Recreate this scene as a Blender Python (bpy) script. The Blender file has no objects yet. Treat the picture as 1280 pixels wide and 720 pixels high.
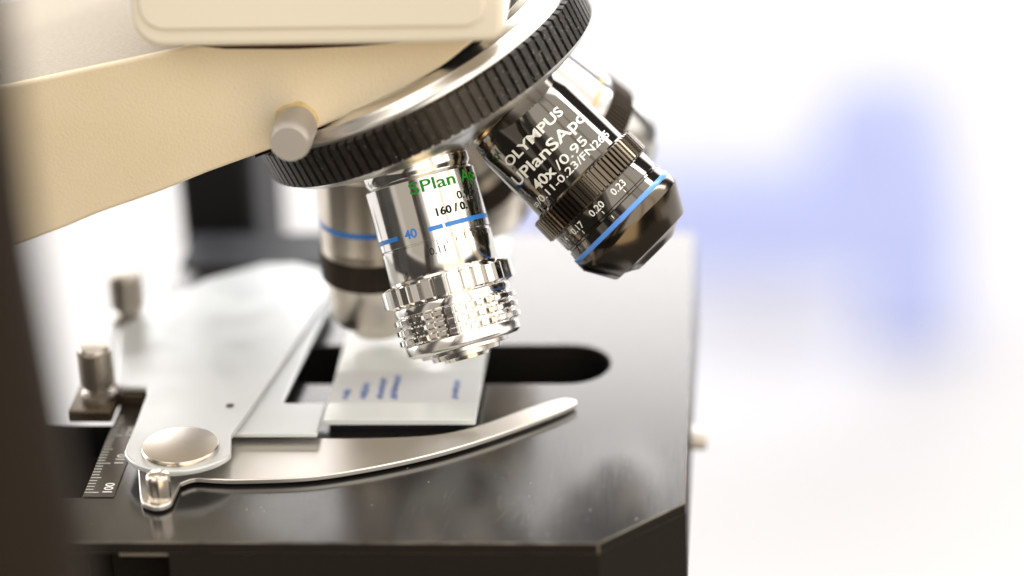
import bpy, bmesh, math, random
from mathutils import Vector, Matrix
random.seed(7)
R = math.radians
S = 0.0008            # every length below is written in units of 0.8 mm
C = bpy.context.scene.collection
sc = bpy.context.scene

# ------------------------------------------------------------------ camera
cam = bpy.data.objects.new('camera', bpy.data.cameras.new('camera'))
C.objects.link(cam); sc.camera = cam
CAM = Vector((26.924, -486.930, 283.084))
pitch, yaw, roll = 0.435401, 0.085961, -0.040842
fw = Vector((-math.sin(yaw)*math.cos(pitch), math.cos(yaw)*math.cos(pitch), -math.sin(pitch)))
ri = fw.cross(Vector((0, 0, 1))).normalized(); up = ri.cross(fw)
RX = ri*math.cos(roll) + up*math.sin(roll); UX = -ri*math.sin(roll) + up*math.cos(roll)
mw = Matrix((RX, UX, -fw)).transposed().to_4x4(); mw.translation = CAM*S
cam.matrix_world = mw
cam.data.lens = 100; cam.data.sensor_width = 36
cam.data.clip_start = 0.01; cam.data.clip_end = 100
cam.data.dof.use_dof = True
cam.data.dof.focus_distance = 591*S
cam.data.dof.aperture_fstop = 5.0
cam.data.dof.aperture_blades = 0

# ------------------------------------------------------------------ world, lamps, exposure
sc.view_settings.view_transform = 'Standard'; sc.view_settings.look = 'None'
sc.view_settings.exposure = 0.55; sc.view_settings.gamma = 1
sc.cycles.max_bounces = 10; sc.cycles.glossy_bounces = 6
sc.cycles.use_denoising = True
world = bpy.data.worlds.new('World'); sc.world = world; world.use_nodes = True
wn, wl = world.node_tree.nodes, world.node_tree.links
# the room around the bench plus patches added for fill and reflections, by azimuth (0 = away from the camera, 90 = right) and elevation in degrees:
# (az0, az1, el0, el1, softness, radiance rgb)
ENV_PATCHES = [
    (-70, 430, -90, -3, 4, (0.045, 0.04, 0.035)),     # floor
    (-70, 430, 52, 90, 8, (0.62, 0.60, 0.57)),         # ceiling
    (282, 430, -12, 27.3, 2, (3.7, 3.57, 3.52)),         # bright white wall behind
    (-70, 38, -12, 27.3, 2, (3.7, 3.57, 3.52)),
    (282, 430, 28, 52, 3, (0.05, 0.047, 0.043)),         # shaded upper wall
    (-70, 62, 28, 52, 3, (0.05, 0.047, 0.043)),
    (60, 176, 2, 62, 4, (1.45, 1.37, 1.26)),           # windowed wall to the right of the camera
    (98, 104, 0, 64, 5, (0.9, 0.72, 0.52)),            # dimmer bars added to streak the barrel reflections
    (130, 137, 0, 64, 6, (0.8, 0.62, 0.45)),
    (28, 54, -12, 52, 6, (0.05, 0.047, 0.045)),        # dark patch added for a black band in the chrome
    (183, 195, -5, 50, 6, (0.09, 0.08, 0.07)),         # dark patch added for a narrow streak on the silver barrel
    (200, 227, 1, 30, 4, (0.36, 0.32, 0.27)),
    (192, 300, 32, 62, 5, (1.9, 1.75, 1.55)),          # fill added high behind the camera's left, brightens the beige front
    (126, 166, -75, 2, 9, (1.5, 1.15, 0.72)),           # gold glow added below, reflected as the black nose's streak
    (98, 124, -75, 2, 7, (0.04, 0.035, 0.03)),  # dark and dim strips below, also added for the nose reflections
    (72, 95, -75, 2, 7, (0.38, 0.3, 0.21)),
    (52, 74, -75, 2, 7, (0.03, 0.028, 0.025)),
    (15, 66, 45, 80, 5, (0.05, 0.047, 0.043)),         # dark patch added to blacken the barrel right of its stripe
    (237, 258, -30, 50, 6, (0.06, 0.055, 0.05)),     # dark patch added on the left for a black chrome streak
]
def mth(op, a, b=None, c=None):
    x = wn.new('ShaderNodeMath'); x.operation = op
    for i, v in enumerate((a, b, c)):
        if v is None: continue
        if isinstance(v, (int, float)): x.inputs[i].default_value = v
        else: wl.new(v, x.inputs[i])
    return x.outputs[0]
tc = wn.new('ShaderNodeTexCoord'); sx = wn.new('ShaderNodeSeparateXYZ'); wl.new(tc.outputs['Generated'], sx.inputs[0])
az = mth('MULTIPLY', mth('ARCTAN2', sx.outputs[0], sx.outputs[1]), 180/math.pi)
az = mth('FLOORED_MODULO', az, 360.0)
el = mth('MULTIPLY', mth('ARCSINE', sx.outputs[2]), 180/math.pi)
def band(v, lo, hi, soft):
    out = []
    for edge, sg in ((lo, 1), (hi, -1)):
        m = wn.new('ShaderNodeMapRange'); m.interpolation_type = 'SMOOTHSTEP'
        m.inputs[1].default_value = edge - soft/2; m.inputs[2].default_value = edge + soft/2
        m.inputs[3].default_value = 0 if sg > 0 else 1; m.inputs[4].default_value = 1 if sg > 0 else 0
        wl.new(v, m.inputs[0]); out.append(m.outputs[0])
    return mth('MULTIPLY', *out)
prev = wn.new('ShaderNodeRGB'); prev.outputs[0].default_value = (0.45, 0.41, 0.36, 1); prev = prev.outputs[0]
for a0, a1, e0, e1, so, col in ENV_PATCHES:
    f = mth('MULTIPLY', band(az, a0, a1, so), band(el, e0, e1, so))
    mx = wn.new('ShaderNodeMix'); mx.data_type = 'RGBA'
    wl.new(f, mx.inputs[0]); wl.new(prev, mx.inputs[6]); mx.inputs[7].default_value = (*col, 1)
    prev = mx.outputs[2]
wl.new(prev, wn['Background'].inputs[0]); wn['Background'].inputs[1].default_value = 1.0
world.cycles.sampling_method = 'MANUAL'; world.cycles.sample_map_resolution = 512

def area(name, loc, target, sx, sy, power, col=(1, 1, 1)):
    l = bpy.data.lights.new(name, 'AREA'); l.shape = 'RECTANGLE'; l.size = sx*S; l.size_y = sy*S
    l.energy = power; l.color = col
    o = bpy.data.objects.new(name, l); C.objects.link(o)
    o.location = Vector(loc)*S
    o.rotation_euler = (Vector(target)-Vector(loc)).to_track_quat('-Z', 'Y').to_euler()
    return o
area('window_light', (636, 470, 640), (-10, 100, 50), 130, 600, 1.7, (1.0, 0.98, 0.96))
area('overhead_fill', (150, 500, 900), (0, 300, -100), 900, 700, 5.0, (1.0, 0.99, 0.98))  # added fill lamp without a fixture, brightens the background

# ------------------------------------------------------------------ materials
def mat(name, col, rough=0.5, metal=0.0, spec=0.5, coat=0.0, coat_rough=0.1, noise=None, bump=None, rnoise=None, ior=None, aniso=0):
    m = bpy.data.materials.new(name); m.use_nodes = True
    n, l = m.node_tree.nodes, m.node_tree.links
    b = n['Principled BSDF']
    b.inputs['Base Color'].default_value = (*col, 1); b.inputs['Roughness'].default_value = rough
    b.inputs['Metallic'].default_value = metal; b.inputs['Specular IOR Level'].default_value = spec
    b.inputs['Coat Weight'].default_value = coat; b.inputs['Coat Roughness'].default_value = coat_rough
    if ior: b.inputs['IOR'].default_value = ior
    if aniso: b.inputs['Anisotropic'].default_value = aniso
    t = n.new('ShaderNodeTexCoord')
    def nz(scale, detail=4, stretch=(1, 1, 1)):
        mp = n.new('ShaderNodeMapping'); mp.inputs['Scale'].default_value = stretch
        l.new(t.outputs['Object'], mp.inputs[0])
        x = n.new('ShaderNodeTexNoise'); x.inputs['Scale'].default_value = scale/S; x.inputs['Detail'].default_value = detail
        l.new(mp.outputs[0], x.inputs['Vector']); return x.outputs['Fac']
    if noise:      # (scale per unit, colour 2, low, high)
        f = nz(noise[0]); mr = n.new('ShaderNodeMapRange'); mr.inputs[1].default_value = noise[2]; mr.inputs[2].default_value = noise[3]
        l.new(f, mr.inputs[0]); mx = n.new('ShaderNodeMix'); mx.data_type = 'RGBA'
        mx.inputs[6].default_value = (*col, 1); mx.inputs[7].default_value = (*noise[1], 1)
        l.new(mr.outputs[0], mx.inputs[0]); l.new(mx.outputs[2], b.inputs['Base Color'])
    if bump:       # (scale, strength, distance units[, stretch])
        f = nz(bump[0], 3, bump[3] if len(bump) > 3 else (1, 1, 1)); bp = n.new('ShaderNodeBump')
        bp.inputs['Strength'].default_value = bump[1]; bp.inputs['Distance'].default_value = bump[2]*S
        l.new(f, bp.inputs['Height']); l.new(bp.outputs[0], b.inputs['Normal'])
    if rnoise:     # (scale, lo, hi, stretch)
        f = nz(rnoise[0], 5, rnoise[3]); mr = n.new('ShaderNodeMapRange'); mr.inputs[1].default_value = .3; mr.inputs[2].default_value = .7
        mr.inputs[3].default_value = rnoise[1]; mr.inputs[4].default_value = rnoise[2]
        l.new(f, mr.inputs[0]); l.new(mr.outputs[0], b.inputs['Roughness'])
    return m
M = {}
M['beige'] = mat('beige_enamel', (0.80, 0.705, 0.53), 0.42, spec=0.5, bump=(1.5, 0.5, 0.25), rnoise=(0.07, 0.34, 0.5, (1, 1, 1)), noise=(0.05, (0.77, 0.67, 0.49), 0.35, 0.7))
M['beige_pale'] = mat('pale_beige_plastic', (0.87, 0.825, 0.72), 0.35, spec=0.5)
M['grey_sheet'] = mat('grey_textured_sheet', (0.40, 0.355, 0.295), 0.75, spec=0.1, bump=(1.3, 0.6, 0.25), noise=(1.2, (0.37, 0.33, 0.27), 0.4, 0.6))
M['dish'] = mat('darkened_turret_dish', (0.20, 0.19, 0.175), 0.42, metal=0.9)
M['rear_grey'] = mat('dark_grey_rear_block', (0.02, 0.022, 0.027), 0.5, spec=0.3)
M['scratch'] = mat('pale_scratch', (0.10, 0.095, 0.085), 0.45, metal=0.4)
M['housing_shadow'] = mat('dark_brown_shadow', (0.05, 0.03, 0.015), 0.7, spec=0.1)
M['stain'] = mat('yellowed_grease', (0.66, 0.50, 0.20), 0.3, noise=(0.5, (0.76, 0.62, 0.36), 0.3, 0.7))
M['black_anodised'] = mat('black_anodised_stage', (0.012, 0.011, 0.010), 0.25, spec=0.75, ior=1.9, rnoise=(0.5, 0.165, 0.205, (4.0, 0.2, 1)), bump=(1.1, 0.06, 0.05, (4.0, 0.12, 1)))
M['black_side'] = mat('black_painted_side', (0.014, 0.012, 0.010), 0.6, spec=0.15, bump=(1.0, 0.3, 0.2))
M['wear'] = mat('worn_bare_edge', (0.17, 0.15, 0.115), 0.4, metal=0.5, noise=(0.12, (0.045, 0.04, 0.034), 0.42, 0.66))
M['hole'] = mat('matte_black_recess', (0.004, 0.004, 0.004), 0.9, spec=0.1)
M['chrome'] = mat('polished_chrome', (0.80, 0.785, 0.765), 0.10, metal=1, bump=(1.0, 0.03, 0.03), rnoise=(0.22, 0.07, 0.15, (1, 1, 1)))
M['chrome_soft'] = mat('turned_chrome', (0.84, 0.82, 0.79), 0.2, metal=1)
M['grey_chrome'] = mat('greyish_chrome', (0.56, 0.56, 0.56), 0.22, metal=1)
M['nickel'] = mat('satin_nickel', (0.66, 0.60, 0.53), 0.24, metal=1, bump=(1.2, 0.08, 0.05))
M['knob_metal'] = mat('dull_bronze_nickel', (0.50, 0.46, 0.41), 0.38, metal=1)
M['nickel_warm'] = mat('warm_nickel_barrel', (0.76, 0.69, 0.60), 0.28, metal=1)
M['alu'] = mat('satin_aluminium', (0.76, 0.74, 0.71), 0.28, metal=1)
M['screw'] = mat('dull_zinc_screw', (0.60, 0.57, 0.545), 0.42, metal=0.5, bump=(2.0, 0.15, 0.1))
M['alu_matte'] = mat('matte_aluminium_underside', (0.50, 0.48, 0.46), 0.42, metal=1)
M['plate'] = mat('pearl_chromed_plate', (0.66, 0.685, 0.695), 0.42, metal=0.5, rnoise=(0.12, 0.36, 0.48, (1, 1, 1)), spec=0.6, bump=(1.5, 0.05, 0.05))
M['steel'] = mat('brushed_steel_spring', (0.78, 0.745, 0.69), 0.36, metal=1, bump=(1.2, 0.04, 0.04))
M['rubber'] = mat('black_grip_rubber', (0.012, 0.010, 0.009), 0.38, spec=0.5, noise=(0.9, (0.028, 0.023, 0.020), 0.45, 0.75), bump=(1.6, 0.4, 0.12))
M['lacquer'] = mat('glossy_black_lacquer', (0.006, 0.005, 0.004), 0.06, spec=0.75, ior=1.85)
M['lacquer'].node_tree.nodes['Principled BSDF'].inputs['Specular Tint'].default_value = (1.0, 0.93, 0.84, 1)
M['lacquer_soft'] = mat('black_bevel_lacquer', (0.012, 0.011, 0.010), 0.3, spec=0.5, ior=1.6)
M['black_metal'] = mat('black_chrome_nose', (0.12, 0.10, 0.078), 0.17, metal=1)
M['black_knurl'] = mat('bronze_black_knurl', (0.13, 0.11, 0.085), 0.2, metal=1)
M['gold'] = mat('brass_thread', (0.62, 0.47, 0.28), 0.25, metal=1)
M['dark_knurl'] = mat('dark_knurl_band', (0.05, 0.038, 0.028), 0.45, metal=0.5)
M['blue'] = mat('blue_enamel_line', (0.035, 0.23, 0.72), 0.3)
M['blue_light'] = mat('sky_blue_enamel_line', (0.10, 0.30, 0.85), 0.25)
M['yellow'] = mat('yellow_enamel_line', (0.75, 0.48, 0.05), 0.3)
M['green_ink'] = mat('green_ink', (0.025, 0.26, 0.03), 0.7, spec=0.1)
M['black_ink'] = mat('black_ink', (0.01, 0.02, 0.012), 0.7, spec=0.1)
M['white_ink'] = mat('white_ink', (0.85, 0.87, 0.84), 0.5)
M['engraved'] = mat('engraved_line', (0.04, 0.03, 0.02), 0.6)
M['bronze'] = mat('dark_bronze_block', (0.12, 0.09, 0.06), 0.38, metal=0.8)
M['ruler'] = mat('smoked_bronze_scale', (0.11, 0.095, 0.08), 0.32, metal=0.75)
M['glass'] = mat('lens_glass', (0.02, 0.03, 0.08), 0.02, spec=1.0, coat=1, coat_rough=0.02)
M['frost'] = mat('frosted_slide_end', (0.80, 0.82, 0.80), 0.5)
M['slide'] = mat('pale_slide_glass', (0.76, 0.80, 0.80), 0.12, spec=0.6)
M['paper'] = mat('slide_paper_label', (0.62, 0.63, 0.64), 0.6)
M['pen'] = mat('blue_pen', (0.20, 0.29, 0.60), 0.6)
M['bench_top'] = mat('dark_laminate_bench', (0.08, 0.075, 0.07), 0.6, spec=0.2)
M['white_floor'] = mat('white_vinyl_floor', (0.69, 0.70, 0.73), 0.6, spec=0.2)
M['pale_blue'] = mat('pale_blue_plastic', (0.46, 0.53, 0.88), 0.6)
M['pillar'] = mat('dark_brown_metal', (0.020, 0.015, 0.011), 0.7, spec=0.12)
M['dust'] = mat('pale_dust', (0.7, 0.68, 0.62), 0.8)
M['limb'] = mat('black_limb_paint', (0.012, 0.012, 0.014), 0.55, spec=0.25)

# ------------------------------------------------------------------ object helpers
WL = {}
def empty(name, loc):
    o = bpy.data.objects.new(name, None); C.objects.link(o); o.location = Vector(loc)*S
    o.empty_display_size = 0.01
    WL[o.name] = Vector(loc); return o
def obj(name, bm, m, parent=None, smooth=40, bevel=None, origin=None):
    """link bm (world units) as ONE mesh object"""
    base = WL[parent.name] if parent else Vector(origin or (0, 0, 0))
    bmesh.ops.recalc_face_normals(bm, faces=bm.faces[:])
    me = bpy.data.meshes.new(name)
    if name == 'stage_top':
        for f in bm.faces: f.material_index = 0 if abs(f.normal.z) > .9 else 2
    for v in bm.verts: v.co = (v.co - base)*S
    bm.to_mesh(me); bm.free()
    for mm in (m if isinstance(m, (list, tuple)) else [m]): me.materials.append(M[mm])
    o = bpy.data.objects.new(name, me); C.objects.link(o)
    if parent: o.parent = parent
    else: o.location = base*S
    WL[o.name] = base
    if bevel:
        b = o.modifiers.new('bevel', 'BEVEL'); b.width = bevel[0]*S; b.segments = bevel[1]; b.limit_method = 'ANGLE'; b.angle_limit = R(40)
        if len(bevel) > 2: b.material = bevel[2]
        b.harden_normals = False
    if smooth:
        for p in me.polygons: p.use_smooth = True
        me.set_sharp_from_angle(angle=R(smooth))
    return o
def tag(o, label, cat=None, group=None, kind=None):
    if label: o['label'] = label
    if cat: o['category'] = cat
    if group: o['group'] = group
    if kind: o['kind'] = kind
    return o
def box(bm, x0, x1, y0, y1, z0, z1):
    vs = [bm.verts.new((x, y, z)) for x in (x0, x1) for y in (y0, y1) for z in (z0, z1)]
    for f in ((0, 1, 3, 2), (4, 6, 7, 5), (0, 4, 5, 1), (2, 3, 7, 6), (0, 2, 6, 4), (1, 5, 7, 3)): bm.faces.new([vs[i] for i in f])
    return vs
def prism(bm, pts, z0, z1, holes=(), mi=0, to=None):
    """polygon with holes extruded z0..z1; `to` maps (x, y, z) to a point"""
    to = to or (lambda x, y, z: Vector((x, y, z)))
    loops = []
    for lp in [pts] + list(holes):
        loops.append(([bm.verts.new(to(x, y, z1)) for x, y in lp], [bm.verts.new(to(x, y, z0)) for x, y in lp]))
    for k in (0, 1):
        if not holes:
            bm.faces.new(loops[0][k]); continue
        es = []
        for lp in loops:
            v = lp[k]
            for i in range(len(v)): es.append(bm.edges.new((v[i], v[(i+1) % len(v)])))
        bmesh.ops.triangle_fill(bm, use_beauty=True, use_dissolve=False, edges=es)
    for a, b in loops:
        for i in range(len(a)):
            j = (i+1) % len(a); bm.faces.new((a[i], a[j], b[j], b[i]))
def frame(o, a, ref):
    """matrix whose z is axis a and x points along ref as far as it can"""
    a = Vector(a).normalized(); x = Vector(ref); x = (x - a*x.dot(a)).normalized(); y = a.cross(x)
    m = Matrix((x, y, a)).transposed().to_4x4(); m.translation = Vector(o); return m
def lathe(bm, prof, m, n=96, closed=False, mi=0):
    rings = []
    for r, z in prof:
        if r < 1e-6: rings.append([bm.verts.new(m @ Vector((0, 0, z)))])
        else: rings.append([bm.verts.new(m @ Vector((r*math.cos(2*math.pi*i/n), r*math.sin(2*math.pi*i/n), z))) for i in range(n)])
    pr = list(zip(rings, rings[1:])) + ([(rings[-1], rings[0])] if closed else [])
    for a, b in pr:
        for i in range(n):
            j = (i+1) % n
            if len(a) == 1 and len(b) == 1: break
            if len(a) == 1: f = bm.faces.new((a[0], b[j], b[i]))
            elif len(b) == 1: f = bm.faces.new((a[i], a[j], b[0]))
            else: f = bm.faces.new((a[i], a[j], b[j], b[i]))
            f.material_index = mi
def knurl(bm, m, rlo, rhi, n, s0, s1, rows=1, duty=0.7, slope=0.12, ch=0.4, gap=0.5, inner=None, skip=lambda th: False):
    """toothed ring: n teeth round, rows of teeth along the axis, each tooth a bevelled block"""
    th = []
    for i in range(n):
        p = 2*math.pi/n; t0 = i*p
        th += [(t0, 0), (t0+p*(1-duty)*.5, 0), (t0+p*((1-duty)*.5+slope), 1), (t0+p*((1+duty)*.5-slope), 1), (t0+p*(1+duty)*.5, 0)]
    zz = [(s0, 0)]
    L = (s1-s0)/rows
    for k in range(rows):
        a = s0+k*L; g = gap/2 if rows > 1 else 0
        zz += [(a+g, 0), (a+g+ch, 1), (a+L-g-ch, 1), (a+L-g, 0)]
    zz.append((s1, 0)); inner = inner or rlo-1.5
    grid = []
    for z, h in zz:
        grid.append([bm.verts.new(m @ Vector(((rlo+(rhi-rlo)*min(h, g))*math.cos(t), (rlo+(rhi-rlo)*min(h, g))*math.sin(t), z))) for t, g in th])
    N = len(th)
    grid.insert(0, [bm.verts.new(m @ Vector((inner*math.cos(t), inner*math.sin(t), s0))) for t, g in th])
    grid.append([bm.verts.new(m @ Vector((inner*math.cos(t), inner*math.sin(t), s1))) for t, g in th])
    for a, b in zip(grid, grid[1:]):
        for i in range(N):
            j = (i+1) % N
            try: bm.faces.new((a[i], a[j], b[j], b[i]))
            except ValueError: pass
    bmesh.ops.remove_doubles(bm, verts=bm.verts[:], dist=1e-4)
def text_bm(bm, body, height, fit, place, bold=0.0, space=1.0, shear=0, align='LEFT'):
    """lettering: outlines of `body`, cap height `height`, total width `fit` (None: natural), each point mapped by place(u, v)"""
    cu = bpy.data.curves.new('t', 'FONT'); cu.body = body; cu.size = 1; cu.offset = bold; cu.space_character = space; cu.shear = shear
    cu.resolution_u = 4
    to = bpy.data.objects.new('t', cu); C.objects.link(to)
    dg = bpy.context.evaluated_depsgraph_get(); me = bpy.data.meshes.new_from_object(to.evaluated_get(dg))
    tb = bmesh.new(); tb.from_mesh(me)
    bpy.data.objects.remove(to); bpy.data.curves.remove(cu); bpy.data.meshes.remove(me)
    xs = [v.co.x for v in tb.verts]; x0, x1 = min(xs), max(xs)
    k = height/0.70; kx = fit/(x1-x0) if fit else k
    off = 0 if align == 'LEFT' else -(x1-x0)*kx/2
    for v in tb.verts: v.co.x = (v.co.x-x0)*kx+off; v.co.y *= k
    w = (x1-x0)*kx; step = 0.5; x = off+step
    while x < off+w:
        bmesh.ops.bisect_plane(tb, geom=tb.verts[:]+tb.edges[:]+tb.faces[:], plane_co=(x, 0, 0), plane_no=(1, 0, 0)); x += step
    mp = {}
    for v in tb.verts: mp[v] = bm.verts.new(place(v.co.x, v.co.y))
    for f in tb.faces:
        try: bm.faces.new([mp[v] for v in f.verts])
        except ValueError: pass
    tb.free()
def rect_bm(bm, u0, u1, v0, v1, place, nu=12):
    a = [(bm.verts.new(place(u0+(u1-u0)*i/nu, v0)), bm.verts.new(place(u0+(u1-u0)*i/nu, v1))) for i in range(nu+1)]
    for p, q in zip(a, a[1:]): bm.faces.new((p[0], q[0], q[1], p[1]))
def arc(cx, cy, r, a0, a1, n=12):
    return [(cx+r*math.cos(R(a0+(a1-a0)*i/n)), cy+r*math.sin(R(a0+(a1-a0)*i/n))) for i in range(n+1)]
def smooth_line(pts, k=6, closed=False):
    """Catmull-Rom through pts"""
    out = []; n = len(pts)
    for i in range(n if closed else n-1):
        p = [Vector(pts[(i+j) % n] if closed else pts[min(max(i+j, 0), n-1)]) for j in (-1, 0, 1, 2)]
        for s in range(k):
            t = s/k
            out.append(tuple(0.5*((2*p[1])+(p[2]-p[0])*t+(2*p[0]-5*p[1]+4*p[2]-p[3])*t*t+(3*p[1]-p[0]-3*p[2]+p[3])*t**3)))
    if not closed: out.append(tuple(pts[-1]))
    return out

# ------------------------------------------------------------------ setting: bench and the room's floor beyond it
TZ = -280
FZ = -1200
bm = bmesh.new(); box(bm, -430, 900, -190, 330, TZ-30, TZ)
tag(obj('bench_surface', bm, 'bench_top', origin=(0, 0, TZ), smooth=0), 'dark bench top under the microscope', kind='structure')
bm = bmesh.new(); box(bm, -6000, 7000, 500, 9000, FZ-20, FZ)
tag(obj('floor', bm, 'white_floor', origin=(0, 3000, FZ), smooth=0), 'bright white room floor seen far out of focus behind the bench', kind='structure')

# ------------------------------------------------------------------ microscope (body that everything hangs on)
mic = empty('microscope', (-130, 120, TZ))
tag(mic, 'beige and black laboratory microscope body with arm, head housing and turret above the stage', 'microscope')
# arm: beige casting, front face y = 52, seen from the side; outline in x, z
YA = 52
low = [(-24.6, 86.8), (-27.3, 84.7), (-32.3, 80.8), (-40.8, 75.8), (-49.2, 71.7), (-57.7, 67.9), (-67.2, 63.6), (-81.8, 58.2), (-92.3, 53.9), (-106.3, 48.9), (-120.6, 43.1), (-175, 24)]
outl = [(-175, 68), (-120.1, 78.3), (-84.5, 85.7), (-24, 96)]
low = smooth_line(low, 3)
bm = bmesh.new()
prism(bm, outl + low, -62, 0, to=lambda x, z, y: Vector((x, YA - y, z)))
obj('arm', bm, 'beige', mic, bevel=(0.9, 4), smooth=35)
bm = bmesh.new(); cv = [(-175, 67.6), (-120.1, 77.9), (-84.5, 85.3), (-84.5, 85.75), (-120.1, 78.35), (-175, 68.05)]
prism(bm, cv, -61.5, -1.2, to=lambda x, z, y: Vector((x, YA - y, z)))
obj('top_tone_sheet', bm, 'grey_sheet', mic, smooth=0)  # thin sheet that makes the arm's top face greyer
# head housing above the arm
bm = bmesh.new()
hp = arc(-87, 95.0, 6.4, 180, 270, 8) + [(-40, 88.7), (-30, 88.8)] + arc(-21.6, 92.4, 3.4, 270, 360, 6) + [(-18.0, 101), (-18, 140), (-93.4, 140)]
prism(bm, hp, -60, 0, to=lambda x, z, y: Vector((x, 44 - y, z)))
hob = obj('head_housing', bm, 'beige_pale', mic, bevel=(1.6, 5), smooth=35)
bm = bmesh.new()
hp = arc(-86.2, 97.6, 4.8, 180, 270, 8) + arc(-26.4, 97.2, 4.4, 270, 360, 8) + [(-22, 136), (-91, 136)]
prism(bm, hp, 0, 0.9, to=lambda x, z, y: Vector((x, 44 - y, z)))
obj('raised_panel', bm, 'beige_pale', hob, bevel=(0.8, 4), smooth=35)
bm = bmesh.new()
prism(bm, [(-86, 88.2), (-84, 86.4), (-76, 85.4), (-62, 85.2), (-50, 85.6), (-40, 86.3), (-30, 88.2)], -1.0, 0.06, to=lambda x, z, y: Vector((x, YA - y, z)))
obj('housing_shadow', bm, 'housing_shadow', mic, smooth=0)  # dark strip painted in as the shadow line under the housing
# limb behind: black column down to the bench, with foot
bm = bmesh.new(); box(bm, -113.5, -94, 168, 215, TZ+24, 60)
obj('limb', bm, 'limb', mic, bevel=(3, 3))
bm = bmesh.new(); box(bm, -132, -62, 60, 260, TZ+0.2, TZ+26)
obj('base', bm, 'limb', mic, bevel=(4, 3))
bm = bmesh.new(); box(bm, -113, -98, 110, 200, 46, 66)
obj('arm_bracket', bm, 'limb', mic, bevel=(1, 2))
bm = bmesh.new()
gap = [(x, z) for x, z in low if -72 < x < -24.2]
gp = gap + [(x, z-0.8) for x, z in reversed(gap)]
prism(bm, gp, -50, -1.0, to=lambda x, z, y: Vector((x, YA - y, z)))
obj('arm_shadow_strip', bm, 'hole', mic, smooth=0)  # solid black strip standing in for shade under the arm edge
# thumb screw through the arm's front face
bm = bmesh.new(); fm = frame((-62.3, YA+1, 68.9), (-0.02, -1, 0), (0, 0, 1))
lathe(bm, [(0, 0), (4.0, 0), (4.0, 11.4), (3.6, 11.9), (0, 11.95)], fm, 72)
ts = obj('thumb_screw', bm, 'screw', mic)
bm = bmesh.new(); knurl(bm, fm, 4.0, 4.28, 60, 1.5, 11.0, duty=0.8, slope=0.2, inner=3.5)
obj('fine_knurl', bm, 'screw', ts, smooth=0)
bm = bmesh.new()
ring = [(-62.4+4.4*math.cos(a)*(1+.08*math.sin(3*a)), 69.4+4.4*math.sin(a)*(1+.06*math.cos(5*a))) for a in [2*math.pi*i/40 for i in range(40)]]
prism(bm, ring, 0, 0.05, to=lambda x, z, y: Vector((x, YA - 0.02 - y, z)))
tag(obj('grease_stain', bm, 'stain', mic, smooth=0), 'yellowed grease round the thumb screw')

# turret
P = Vector((-52.535, 83.230, 95.693)); BETA, DL = R(24.7528), R(-1.4106)
T = Vector((math.sin(BETA), 0, -math.cos(BETA)))
u0 = Vector((-math.cos(BETA), 0, -math.sin(BETA))); v0 = Vector((0, -1, 0))
AX = [math.cos(BETA)*T + math.sin(BETA)*(math.cos(DL+k*2*math.pi/5)*u0 + math.sin(DL+k*2*math.pi/5)*v0) for k in range(5)]
AX[1] = Matrix.Rotation(R(0.6), 3, (-fw).normalized()) @ AX[1]
AX[2] = Matrix.Rotation(R(1.5), 3, (-fw).normalized()) @ AX[2]     # seated a hair proud of its stop
tm = frame(P, T, (0, -1, 0))
bm = bmesh.new()
lathe(bm, [(0, 10), (14, 12), (18, 21.2), (24, 21.6), (30.5, 22.0), (31.4, 22.6), (32.4, 22.5), (33.2, 23.2), (34.8, 23.8), (35.2, 23.3), (35.8, 23.3), (36.2, 23.9), (37.2, 24.7), (37.7, 25.5), (37.7, 26.3), (36.6, 26.8), (36.6, 33.5), (37.9, 34.6), (36.5, 36.2), (8, 48.2), (0, 48.4)], tm, 180)
tur = obj('turret', bm, 'alu', mic)
bm = bmesh.new(); lathe(bm, [(16, 19), (18, 20.9), (24, 21.3), (30.2, 21.8), (30.6, 22.2)], tm, 160)
obj('inner_dish', bm, 'dish', tur)  # turret metal darkened to hold the dim tone under the arm
bm = bmesh.new(); knurl(bm, tm, 37.7, 38.8, 104, 26.1, 34.8, duty=0.74, slope=0.05, ch=0.5, inner=36.5)
obj('grip_ring', bm, 'rubber', tur, smooth=0)
bm = bmesh.new()
for a in AX:
    lathe(bm, [(12.4, 43.6), (12.4, 46.0), (11.9, 46.3), (9, 46.3), (9, 43.6)], frame(P, a, (0, -1, 0)), 72, closed=True)
obj('mounting_seats', bm, 'alu_matte', tur)

# ------------------------------------------------------------------ objectives
NEAR = (-(fw)).normalized()
def cyl(fm, r, tilt=0):
    """place(u, v): u runs round the barrel from the camera-facing line, v up towards the shoulder from s"""
    return lambda s: (lambda uu, vv: fm @ Vector((r*math.cos(-uu/r), r*math.sin(-uu/r), s - vv)))
def objective(k, name, label):
    o = empty(name, P + AX[k]*46.6)
    tag(o, label, 'objective lens', 'objective lenses screwed into the turret')
    return o, frame(P, AX[k], NEAR)

# k=1: polished silver one in front.  s = distance from P; shoulder 47.2, tip 88.9
o, fm = objective(1, 'objective_lens', 'polished silver objective with green lettering, blue line and square-toothed ring, in front')
s0 = 47.2
bm = bmesh.new()
lathe(bm, [(0, s0-1.4), (10.4, s0-1.4), (11.1, s0-0.9), (11.4, s0), (11.4, s0+1.7), (11.0, s0+2.3), (11.0, s0+2.6), (11.8, s0+3.3), (11.85, s0+16.1), (11.65, s0+16.3), (11.65, s0+16.5), (11.85, s0+16.7), (11.85, s0+23.4), (11.3, s0+24.2), (11.3, s0+28), (12.3, s0+28.4), (12.5, s0+29.0), (12.5, s0+30.2), (12.0, s0+30.6), (12.0, s0+36.6), (0, s0+36.6)], fm, 160)
bar = obj('barrel', bm, 'chrome', o)
bm = bmesh.new(); knurl(bm, fm, 12.7, 14.15, 31, s0+23.7, s0+28.4, duty=0.82, slope=0.12, ch=0.55, inner=10.8)
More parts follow.
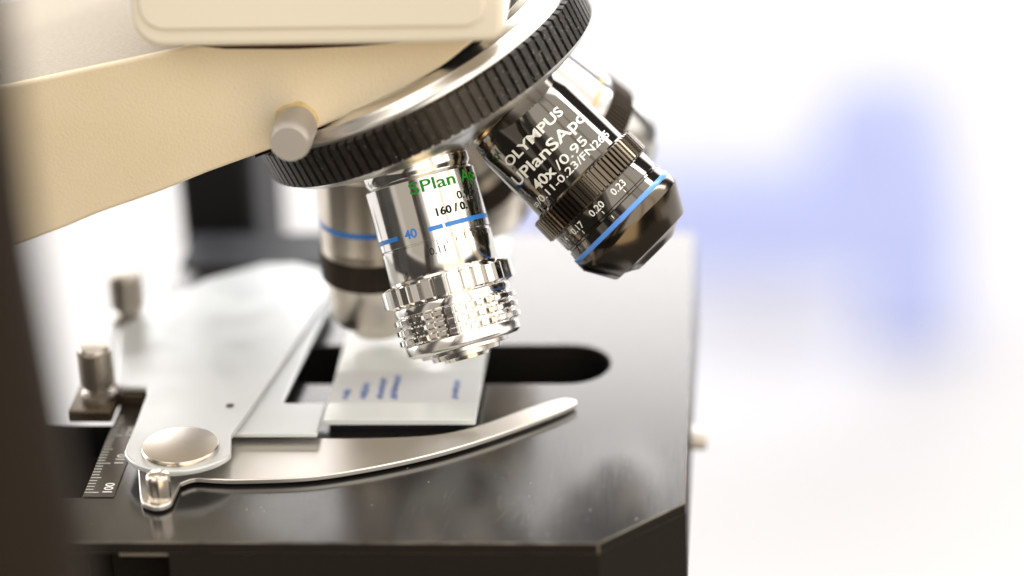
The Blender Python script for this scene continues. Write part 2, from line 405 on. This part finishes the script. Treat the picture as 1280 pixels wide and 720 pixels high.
obj('toothed_ring', bm, 'chrome', o, smooth=0)
bm = bmesh.new(); knurl(bm, fm, 12.3, 13.2, 36, s0+30.3, s0+36.7, rows=3, duty=0.84, slope=0.12, ch=0.4, gap=0.45, inner=11.2)
obj('waffle_ring', bm, 'chrome', o, smooth=0)
bm = bmesh.new()
lathe(bm, [(0, s0+36.4), (12.1, s0+36.5), (12.35, s0+37), (12.35, s0+38.6), (11.4, s0+39.3), (9.6, s0+39.5), (9.5, s0+40.2), (7.6, s0+40.4), (7.4, s0+41.3), (5.2, s0+41.5), (5.0, s0+42.1), (2.4, s0+42.2), (2.0, s0+41.8), (0, s0+41.8)], fm, 120)
nose = obj('nose', bm, 'chrome_soft', o)
bm = bmesh.new(); lathe(bm, [(0, s0+42.25), (1.2, s0+42.15), (2.2, s0+41.7)], fm, 48); obj('front_lens', bm, 'glass', nose)
pl = cyl(fm, 11.91)
A = lambda deg, r=11.91: R(deg)*r
bm = bmesh.new()
text_bm(bm, 'SPlan', 2.5, A(50), lambda u, v: pl(s0+6.3)(A(-11)+u, v), bold=0.012)
text_bm(bm, 'Apo', 2.5, 6.6, lambda u, v: pl(s0+6.3)(A(47)+u, v), bold=0.012)
tag(obj('green_lettering', bm, 'green_ink', bar, smooth=0), 'green words SPlan Apo')
bm = bmesh.new()
text_bm(bm, '0.95', 1.7, 4.6, lambda u, v: pl(s0+9.6)(A(36)+u, v), bold=0.01)
text_bm(bm, '160 / 0.17', 1.6, 10.2, lambda u, v: pl(s0+11.9)(A(9)+u, v), bold=0.035)
text_bm(bm, '0.11', 1.5, 3.4, lambda u, v: pl(s0+19.4)(A(-8)+u, v), bold=0.004)
text_bm(bm, '0.17', 1.5, 3.4, lambda u, v: pl(s0+19.4)(A(52)+u, v), bold=0.004)
for i in range(-1, 9):
    rect_bm(bm, A(2+i*10)-.07, A(2+i*10)+.07, 0, 0.9 if i % 3 else 1.3, pl(s0+17.9), 1)
obj('black_lettering', bm, 'black_ink', bar, smooth=0)
bm = bmesh.new()
rect_bm(bm, A(-140), A(-38), 0, 0.95, pl(s0+14.6), 40)
rect_bm(bm, A(-3.5), A(12), 0, 0.95, pl(s0+14.6), 8)
rect_bm(bm, A(14.5), A(120), 0, 0.95, pl(s0+14.6), 40)
text_bm(bm, '40', 1.9, 2.8, lambda u, v: pl(s0+14.9)(A(-29)+u, v), bold=0.02)
obj('blue_band', bm, 'blue', bar, smooth=0)

# k=2: glossy black one on the right.  tip at 90.2
o, fm = objective(2, 'objective_lens', 'glossy black objective with white lettering and pale blue line, tilted to the right')
tp = 90.0
bm = bmesh.new()
lathe(bm, [(0, tp-46.2), (10.9, tp-46.2), (11.1, tp-45.8), (11.1, tp-43.6), (10.7, tp-43.2), (10.7, tp-42.2), (0, tp-42)], fm, 120)
obj('thread_collar', bm, 'gold', o)
bm = bmesh.new()
lathe(bm, [(0, tp-42.6), (11.0, tp-42.6), (11.5, tp-42.3), (12.35, tp-38.2), (12.35, tp-22.8), (12.9, tp-22.2), (12.9, tp-17.4), (13.0, tp-17), (13.0, tp-13.4), (12.7, tp-13.2), (12.7, tp-12.8), (13.05, tp-12.6), (13.3, tp-10.9), (0, tp-10.9)], fm, 160)
bar = obj('barrel', bm, 'lacquer', o)
bm = bmesh.new(); knurl(bm, fm, 13.7, 14.25, 72, tp-22.4, tp-17.0, duty=0.75, slope=0.15, ch=0.35, inner=12)
obj('knurled_ring', bm, 'black_knurl', o, smooth=0)
bm = bmesh.new(); lathe(bm, [(12, tp-10.95), (13.55, tp-10.95), (13.6, tp-10.8), (13.6, tp-10.0), (13.5, tp-9.85), (12, tp-9.85)], fm, 160)
obj('blue_band', bm, 'blue_light', o)
bm = bmesh.new()
lathe(bm, [(0, tp-9.9), (13.6, tp-9.9), (13.65, tp-9.7), (13.65, tp-7.9), (13.4, tp-7.5), (10.2, tp-1.9), (9.7, tp-1.7), (8.0, tp-1.6), (6.2, tp-0.7), (5.3, tp-0.1), (4.9, tp), (2.6, tp), (2.3, tp-0.4), (0, tp-0.4)], fm, 160)
nose = obj('nose', bm, 'black_metal', o)
bm = bmesh.new(); lathe(bm, [(0, tp+0.1), (1.4, tp), (2.5, tp-0.4)], fm, 48); obj('front_lens', bm, 'glass', nose)
pl = cyl(fm, 12.42); A = lambda deg, r=12.42: R(deg)*r
bm = bmesh.new()
def row(txt, s, a0, a1, h, bold=0):
    text_bm(bm, txt, h, A(a1-a0), lambda u, v: pl(tp-s)(A(a0)+u, v), bold=bold)
row('OLYMPUS', 34.3, -50, 31, 2.05, 0.026)
row('UPlanSApo', 30.2, -61, 46, 2.5, 0.018)
row('40x', 26.6, -45, -16, 2.3, 0.025)
row('/0.95', 26.5, -13, 27, 2.0, 0.008)
row('/0.11-0.23/FN26.5', 24.3, -57, 54, 1.6, 0.01)
for c0 in (-64.5, -60.5):   # the infinity sign as two linked loops
    for i in range(20):
        a, b = 2*math.pi*i/20, 2*math.pi*(i+1)/20
        q = [bm.verts.new(pl(tp-24.9)(A(c0)+rr*math.cos(t), rr*.8*math.sin(t))) for t, rr in ((a, .36), (b, .36), (b, .6), (a, .6))]
        bm.faces.new(q)
pl2 = cyl(fm, 13.08); A2 = lambda deg: R(deg)*13.08
for txt, a in (('0.14', -68.5), ('0.17', -41), ('0.20', -13.3), ('0.23', 14.7)):
    text_bm(bm, txt, 1.5, 3.7, lambda u, v: pl2(tp-14.75)(A2(a)+u, v), bold=0.01, align='C')
    rect_bm(bm, A2(a+2)-.09, A2(a+2)+.09, 0, 0.75, pl2(tp-13.6), 1)
rect_bm(bm, A2(-8)-.1, A2(-8)+.1, 0, 0.8, cyl(fm, 13.22)(tp-11.5), 1)
tag(obj('white_lettering', bm, 'white_ink', bar, smooth=0), 'white words and numbers printed round the black barrel')

def plain_objective(k, label, body, band, line, tip=89.5, rr=11.6, line_s=16.5, ks=0, lw=1.2):
    o, fm = objective(k, 'objective_lens', label)
    bm = bmesh.new()
    lathe(bm, [(0, 45.8), (10.8, 45.8), (10.8, 48.5), (rr, 49.2), (rr, 66.3+ks), (rr-.2, 66.5+ks), (rr-.2, 67+ks), (rr-.1, 67.4+ks), (rr-.1, 75+ks), (rr-.5, 75.2+ks), (rr-1.2, tip-5.0), (rr-2.0, tip-3.8), (7.2, tip-2.4), (6.2, tip-.6), (3.6, tip), (0, tip)], fm, 96)
    b = obj('barrel', bm, body, o)
    bm = bmesh.new(); knurl(bm, fm, rr+.1, rr+.55, 80, 68.6+ks, 75.0+ks, duty=0.7, slope=0.2, ch=0.4, inner=10)
    obj('knurled_ring', bm, band, o, smooth=0)
    bm = bmesh.new(); lathe(bm, [(rr+.02, 47.2+line_s), (rr+.08, 47.2+line_s), (rr+.08, 47.2+lw+line_s), (rr+.02, 47.2+lw+line_s)], fm, 96)
    obj('colour_band', bm, line, b)
    bm = bmesh.new(); lathe(bm, [(0, tip+.15), (1.5, tip+.1), (2.6, tip+.02)], fm, 32); obj('front_lens', bm, 'glass', o)
plain_objective(0, 'blurred warm nickel objective with dark knurled band, pointing straight down at the slide', 'nickel_warm', 'dark_knurl', 'blue', line_s=13.5)
plain_objective(3, 'blurred bright objective with a yellow line and dark band, behind the black one', 'grey_chrome', 'dark_knurl', 'yellow', line_s=14.2, lw=0.6, tip=84.5, rr=11.0, ks=-3.5)
plain_objective(4, 'blurred beige-brown objective tucked between the silver and black objectives', 'nickel_warm', 'dark_knurl', 'engraved')

# ------------------------------------------------------------------ stage
st = empty('microscope_stage', (-50, 75, -26))
tag(st, 'flat black metal stage with chamfered corner and long slot under the objectives', 'stage')
hole = arc(-10.2, 79.4, 9.7, -90, 90, 20) + arc(-66, 79.4, 9.7, 90, 270, 20)
outline = [(-0.0, 0), (17, 16.5), (17.3, 151.5), (-107, 151.5), (-107.2, 50.2), (-107.2, 18.2), (-118, 18.2), (-118, 0)]
bm = bmesh.new(); prism(bm, outline, -2.6, 0, [hole])
for f in bm.faces: f.material_index = 0
bmesh.ops.recalc_face_normals(bm, faces=bm.faces[:])
top = obj('stage_top', bm, ['black_anodised', 'wear', 'black_side'], st, bevel=(0.24, 2, 1), smooth=30)
bm = bmesh.new()
low = [(-0.0, 0.05), (16.95, 16.55), (17.25, 151), (-107, 151), (-107, 50.2), (-107, 18.2), (-86.2, 18), (-86.2, 0.05)]
hol2 = arc(-10.2, 79.4, 9.6, -90, 90, 20) + arc(-66, 79.4, 9.6, 90, 270, 20)
prism(bm, low, -26, -2.61, [hol2])
obj('stage_body', bm, 'black_side', st, smooth=0)
bm = bmesh.new(); box(bm, -118, -102.2, 0.1, 18, -26, -2.62); obj('side_block', bm, 'black_side', st, smooth=0)
bm = bmesh.new(); box(bm, -128, -107.3, 18.3, 50, -9, -7.5); 
box(bm, -128, -107.2, 50.05, 51, -9, -0.5)
obj('side_recess', bm, 'hole', st, smooth=0)
bm = bmesh.new(); box(bm, -96.5, -86.3, 1.2, 3, -3.9, -3.1); obj('slot_strip', bm, 'steel', st, smooth=0)
bm = bmesh.new(); prism(bm, hol2, -25, -24); obj('slot_floor', bm, 'hole', st, smooth=0)
bm = bmesh.new(); box(bm, -106.8, -70, 132, 151, 0.05, 0.7)
obj('rear_block', bm, 'rear_grey', st, bevel=(0.25, 2), smooth=0)
# graduated scale on the left edge
bm = bmesh.new(); box(bm, -107.1, -100.6, 18.25, 64, 0.02, 0.28)
ru = obj('scale_strip', bm, 'ruler', st, bevel=(0.08, 1))
bm = bmesh.new()
pr = lambda u, v: Vector((-103.9 - v, 20.6 + u, 0.32))
for i in range(28):
    L = 2.9 if i % 10 == 0 else (2.2 if i % 5 == 0 else 1.6)
    y = 19.9 + i*1.25
    vs = [bm.verts.new((x, yy, 0.32)) for x, yy in ((-107, y-.12), (-107+L, y-.12), (-107+L, y+.12), (-107, y+.12))]; bm.faces.new(vs)
for n_, y in (('100', 19.9), ('110', 32.4), ('120', 44.9)):
    text_bm(bm, n_, 1.9, 4.0, lambda u, v, y=y: Vector((-101.4 - v, y + u, 0.32)), bold=0.02)
obj('scale_marks', bm, 'white_ink', ru, smooth=0)
bm = bmesh.new(); rs = random.Random(5)
for i in range(34):
    cx_ = rs.choice((-58, -36, -33, -20, -14)) + rs.gauss(0, 3.5); cy_ = rs.uniform(6, 20); ln = rs.uniform(1.5, 8); an = R(90 + rs.gauss(-9, 7)); w = rs.choice((.025, .035, .05))
    if cy_ + ln/2 > 24 or cy_ - ln/2 < 1: continue
    d = Vector((math.cos(an), math.sin(an), 0)); nn = Vector((-d.y, d.x, 0)); c0 = Vector((cx_, cy_, 0.012))
    bm.faces.new([bm.verts.new(q) for q in (c0 - d*ln/2, c0 + nn*w, c0 + d*ln/2, c0 - nn*w)])
obj('scratches', bm, 'scratch', top, smooth=0)
# stud at the stage's right side
bm = bmesh.new(); fmk = frame((17, 82, -20), (1, 0, 0), (0, 0, 1))
lathe(bm, [(0, 0), (2.8, 0), (2.8, 3.1), (2.5, 3.6), (0, 3.6)], fmk, 48); obj('side_stud', bm, 'screw', st)
# carrier joining stage and limb
bm = bmesh.new(); box(bm, -90, -20, 120, 200, -48, -26.1); box(bm, -108, -62, 166, 200, -60, -48.1)
obj('stage_carrier', bm, 'limb', mic, smooth=0)

# ------------------------------------------------------------------ specimen holder
sh = empty('specimen_holder', (-85, 45, 0.1))
tag(sh, 'pearly metal slide clamp with pivot disc and curved spring finger on the black stage', 'slide clamp')
outer = [(-87.2, 19.6), (-84.6, 21.6), (-80, 21.2), (-74.6, 21.0), (-61.4, 22.1), (-50.2, 25.5), (-39.1, 30.4), (-29.6, 36.0), (-20.0, 43.1), (-11.9, 50.0), (-7.8, 54.3), (-7.0, 56.0), (-8.4, 57.3), (-10.9, 57.1), (-17.2, 53.0), (-26.9, 45.2), (-36.7, 40.6), (-51.9, 39.2), (-63.9, 39.3), (-77.6, 39.6)]
fg = smooth_line(outer, 5) + [(-80, 46), (-96, 40), (-98.6, 32)] + smooth_line([(-97.0, 25.0), (-94.2, 13.0), (-92.6, 10.6), (-90.0, 9.6), (-87.8, 11.3), (-87.4, 14.5)], 5)
fg = [(x, y+1.9) for x, y in fg]
bm = bmesh.new(); prism(bm, fg, 0.5, 1.7)
obj('spring_finger', bm, 'steel', sh, bevel=(0.25, 2))
lobe = arc(-88.4, 32.0, 12.0, 196, 338, 24)
br = lobe + [(-78.6, 36), (-77.4, 41.5), (-67.0, 104), (-66.6, 109), (-68.6, 115.5), (-72, 120), (-77, 122.6), (-84.6, 122.5), (-96.6, 114.1), (-105.8, 101.8), (-112.0, 88.0), (-112.0, 84), (-107.5, 60), (-106.5, 58.3), (-101, 58.0), (-100.0, 55.0)]
bm = bmesh.new(); prism(bm, br, 3.9, 5.3)
bp = obj('bracket_plate', bm, 'plate', sh, bevel=(0.4, 3))
bm = bmesh.new(); lathe(bm, [(0, 5.35), (0.9, 5.35), (0.9, 5.4), (0, 5.4)], frame((-80.9, 49.0, 0), (0, 0, 1), (1, 0, 0)), 20); obj('small_hole', bm, 'engraved', bp)
p2 = [(-82, 39.2), (-60.9, 39.2), (-60.9, 52.6), (-61.4, 53.1), (-69.6, 53.1), (-70.2, 54), (-66.2, 105), (-67, 112), (-74, 112), (-84, 50)]
bm = bmesh.new(); prism(bm, p2, 2.75, 3.88)
obj('corner_stop', bm, 'plate', sh, bevel=(0.3, 2))
bm = bmesh.new(); lathe(bm, [(0, 0.05), (4, 0.05), (4, 1.45), (0, 1.45)], frame((-88.4, 31.5, 0), (0, 0, 1), (1, 0, 0)), 32); obj('pivot_post', bm, 'steel', sh)
bm = bmesh.new(); lathe(bm, [(0, 5.3), (8.2, 5.3), (8.2, 6.0), (7.9, 6.4), (4, 6.6), (0, 6.65)], frame((-88.2, 29.4, 0), (0, 0, 1), (1, 0, 0)), 96)
obj('pivot_disc', bm, 'nickel', sh)
bm = bmesh.new(); lathe(bm, [(0, 1.7), (2.4, 1.7), (2.5, 1.9), (2.5, 6.4), (2.3, 7.0), (1.7, 7.4), (0, 7.5)], frame((-90.3, 15.3, 0), (0, 0, 1), (1, 0, 0)), 64)
obj('finger_pin', bm, 'nickel', sh)
def knob(x, y, z, h, r):
    bm = bmesh.new(); fk = frame((x, y, z), (0, 0, 1), (1, 0, 0))
    lathe(bm, [(0, 0), (r*1.15, 0), (r*1.15, 1.2), (r*.7, 1.8), (r*.7, 2.6), (r, 3), (r, h-.6), (r*.85, h), (0, h+.2)], fk, 48)
    k = obj('knurled_knob', bm, 'knob_metal', sh)
    bm = bmesh.new(); knurl(bm, fk, r, r+.4, 28, 3.4, h-.9, duty=.75, slope=.2, ch=.3, inner=r-.5); obj('knob_knurl', bm, 'knob_metal', k, smooth=0)
knob(-111.2, 57.0, 3.3, 12.5, 3.35)
knob(-112.0, 96.0, 3.3, 12.0, 3.35)
bm = bmesh.new(); box(bm, -117, -107.3, 50.6, 63.5, 0.35, 3.2); box(bm, -107.28, -101.3, 58.6, 63.4, 0.4, 3.15); obj('slide_rail', bm, 'bronze', sh, bevel=(0.4, 2))
bm = bmesh.new(); box(bm, -117, -107.4, 64, 110, -3, 3.1); obj('rear_rail', bm, 'plate', sh, bevel=(0.4, 2))

# ------------------------------------------------------------------ glass slide
sl = empty('glass_slide', (-44, 90, 0.1))
tag(sl, 'pale glass slide with blue handwriting on its label, lying over the slot', 'microscope slide')
x0, x1, y0, y1 = -60.6, -28.0, 46.3, 141.0
bm = bmesh.new(); box(bm, x0, x1, y0, y1, 2.0, 3.3)
obj('slide_pane', bm, 'slide', sl, bevel=(0.12, 1))
bm = bmesh.new(); vs = [bm.verts.new(p) for p in ((x0+.1, y0+8, 3.32), (x1-.1, y0+8, 3.32), (x1-.1, y0+23, 3.32), (x0+.1, y0+23, 3.32))]; bm.faces.new(vs)
lb = obj('paper_label', bm, 'paper', sl, smooth=0)
bm = bmesh.new()
rnd = random.Random(3)
for (cx_, n_, w) in ((-57.0, 3, 2.0), (-53.2, 5, 2.2), (-49.6, 7, 1.8), (-46.6, 8, 1.8), (-33.2, 6, 1.6)):
    pts = []
    ln = n_*1.5 if n_ < 7 else n_*1.4
    for i in range(n_*4+1):
        y = y0+9.5 + ln*i/(n_*4)
        pts.append((cx_ + (w/2)*math.sin(i*1.9+rnd.random())*rnd.uniform(.5, 1), y+rnd.uniform(-.3, .3)))
    pts = smooth_line(pts, 3)
    for (ax_, ay_), (bx_, by_) in zip(pts, pts[1:]):
        d = Vector((bx_-ax_, by_-ay_)); 
        if d.length < 1e-4: continue
        nn = Vector((-d.y, d.x)).normalized()*.3
        bm.faces.new([bm.verts.new(q) for q in ((ax_-nn.x, ay_-nn.y, 3.36), (bx_-nn.x, by_-nn.y, 3.36), (bx_+nn.x, by_+nn.y, 3.36), (ax_+nn.x, ay_+nn.y, 3.36))])
obj('handwriting', bm, 'pen', lb, smooth=0)
bm = bmesh.new(); box(bm, -59.5, -31, 48, 68, 0.05, 1.95); obj('slide_bed', bm, 'limb', sh, smooth=0)

# ------------------------------------------------------------------ foreground post
bm = bmesh.new(); lathe(bm, [(0, TZ+.1), (16, TZ+.1), (16, 74), (15.5, 84), (14.1, 112), (13.6, 122), (13.6, 275), (0, 275)], frame((-85.4, -126, 0), (0, 0, 1), (1, 0, 0)), 96)
tag(obj('foreground_post', bm, 'pillar', origin=(-85.4, -126, TZ)), 'blurred dark brown metal post standing in the near foreground, cut by the frame edge', 'post')

# ------------------------------------------------------------------ blue chair standing on the floor behind
bs = empty('chair', (230, 3080, FZ))
tag(bs, 'pale blue chair standing far out of focus on the white floor behind the stage', 'chair')
bm = bmesh.new(); box(bm, 120, 272, 2502, 2598, -1060, -872); obj('backrest', bm, 'pale_blue', bs, bevel=(44, 6))
bm = bmesh.new(); box(bm, -235, 288, 2500, 2600, -1108, -975); obj('seat', bm, 'pale_blue', bs, bevel=(20, 4))
bm = bmesh.new(); box(bm, 180, 286, 2503, 2597, -1195, -1090); obj('rear_panel', bm, 'pale_blue', bs, bevel=(12, 4))
for lx in (-190, 60):
    for ly in (2520, 2580):
        bm = bmesh.new(); lathe(bm, [(0, 0), (9, 0), (9, 130), (0, 130)], frame((lx, ly, FZ+.1), (0, 0, 1), (1, 0, 0)), 20); obj('leg', bm, 'alu', bs)
# ------------------------------------------------------------------ dust
bm = bmesh.new(); rnd = random.Random(11)
def speck(p, r, nrm=Vector((0, 0, 1))):
    m = frame(p, nrm, (1, 0.3, 0.2)) @ Matrix.Rotation(rnd.uniform(0, 6), 4, 'Z')
    k = rnd.randint(4, 6); e = rnd.uniform(.5, 1)
    a = [bm.verts.new(m @ Vector((r*math.cos(2*math.pi*i/k)*rnd.uniform(.6, 1.1), e*r*math.sin(2*math.pi*i/k), 0.02))) for i in range(k)]
    t = bm.verts.new(m @ Vector((0, 0, r*.5)))
    for i in range(k): bm.faces.new((a[i], a[(i+1) % k], t))
for i in range(110):
    x = rnd.uniform(-105, 8); y = rnd.uniform(1, 34)
    if y < 1 + max(0, x) : continue
    if -99 < x < -78 and y > 8: continue
    speck((x, y, 0.0), rnd.choice((.04, .05, .06, .08, .15)))
for i in range(600):
    a = rnd.gauss(-1.0, 0.35) if i % 4 else rnd.gauss(0, .9); z = rnd.uniform(26.6, 34.2)
    nrm = (tm.to_3x3() @ Vector((math.cos(a), math.sin(a), 0)))
    speck(tm @ Vector((38.82*math.cos(a), 38.82*math.sin(a), z)), rnd.choice((.03, .04, .05, .09)), nrm)
tag(obj('dust', bm, 'dust', smooth=0), 'pale dust specks on the black stage and turret grip', kind='stuff')
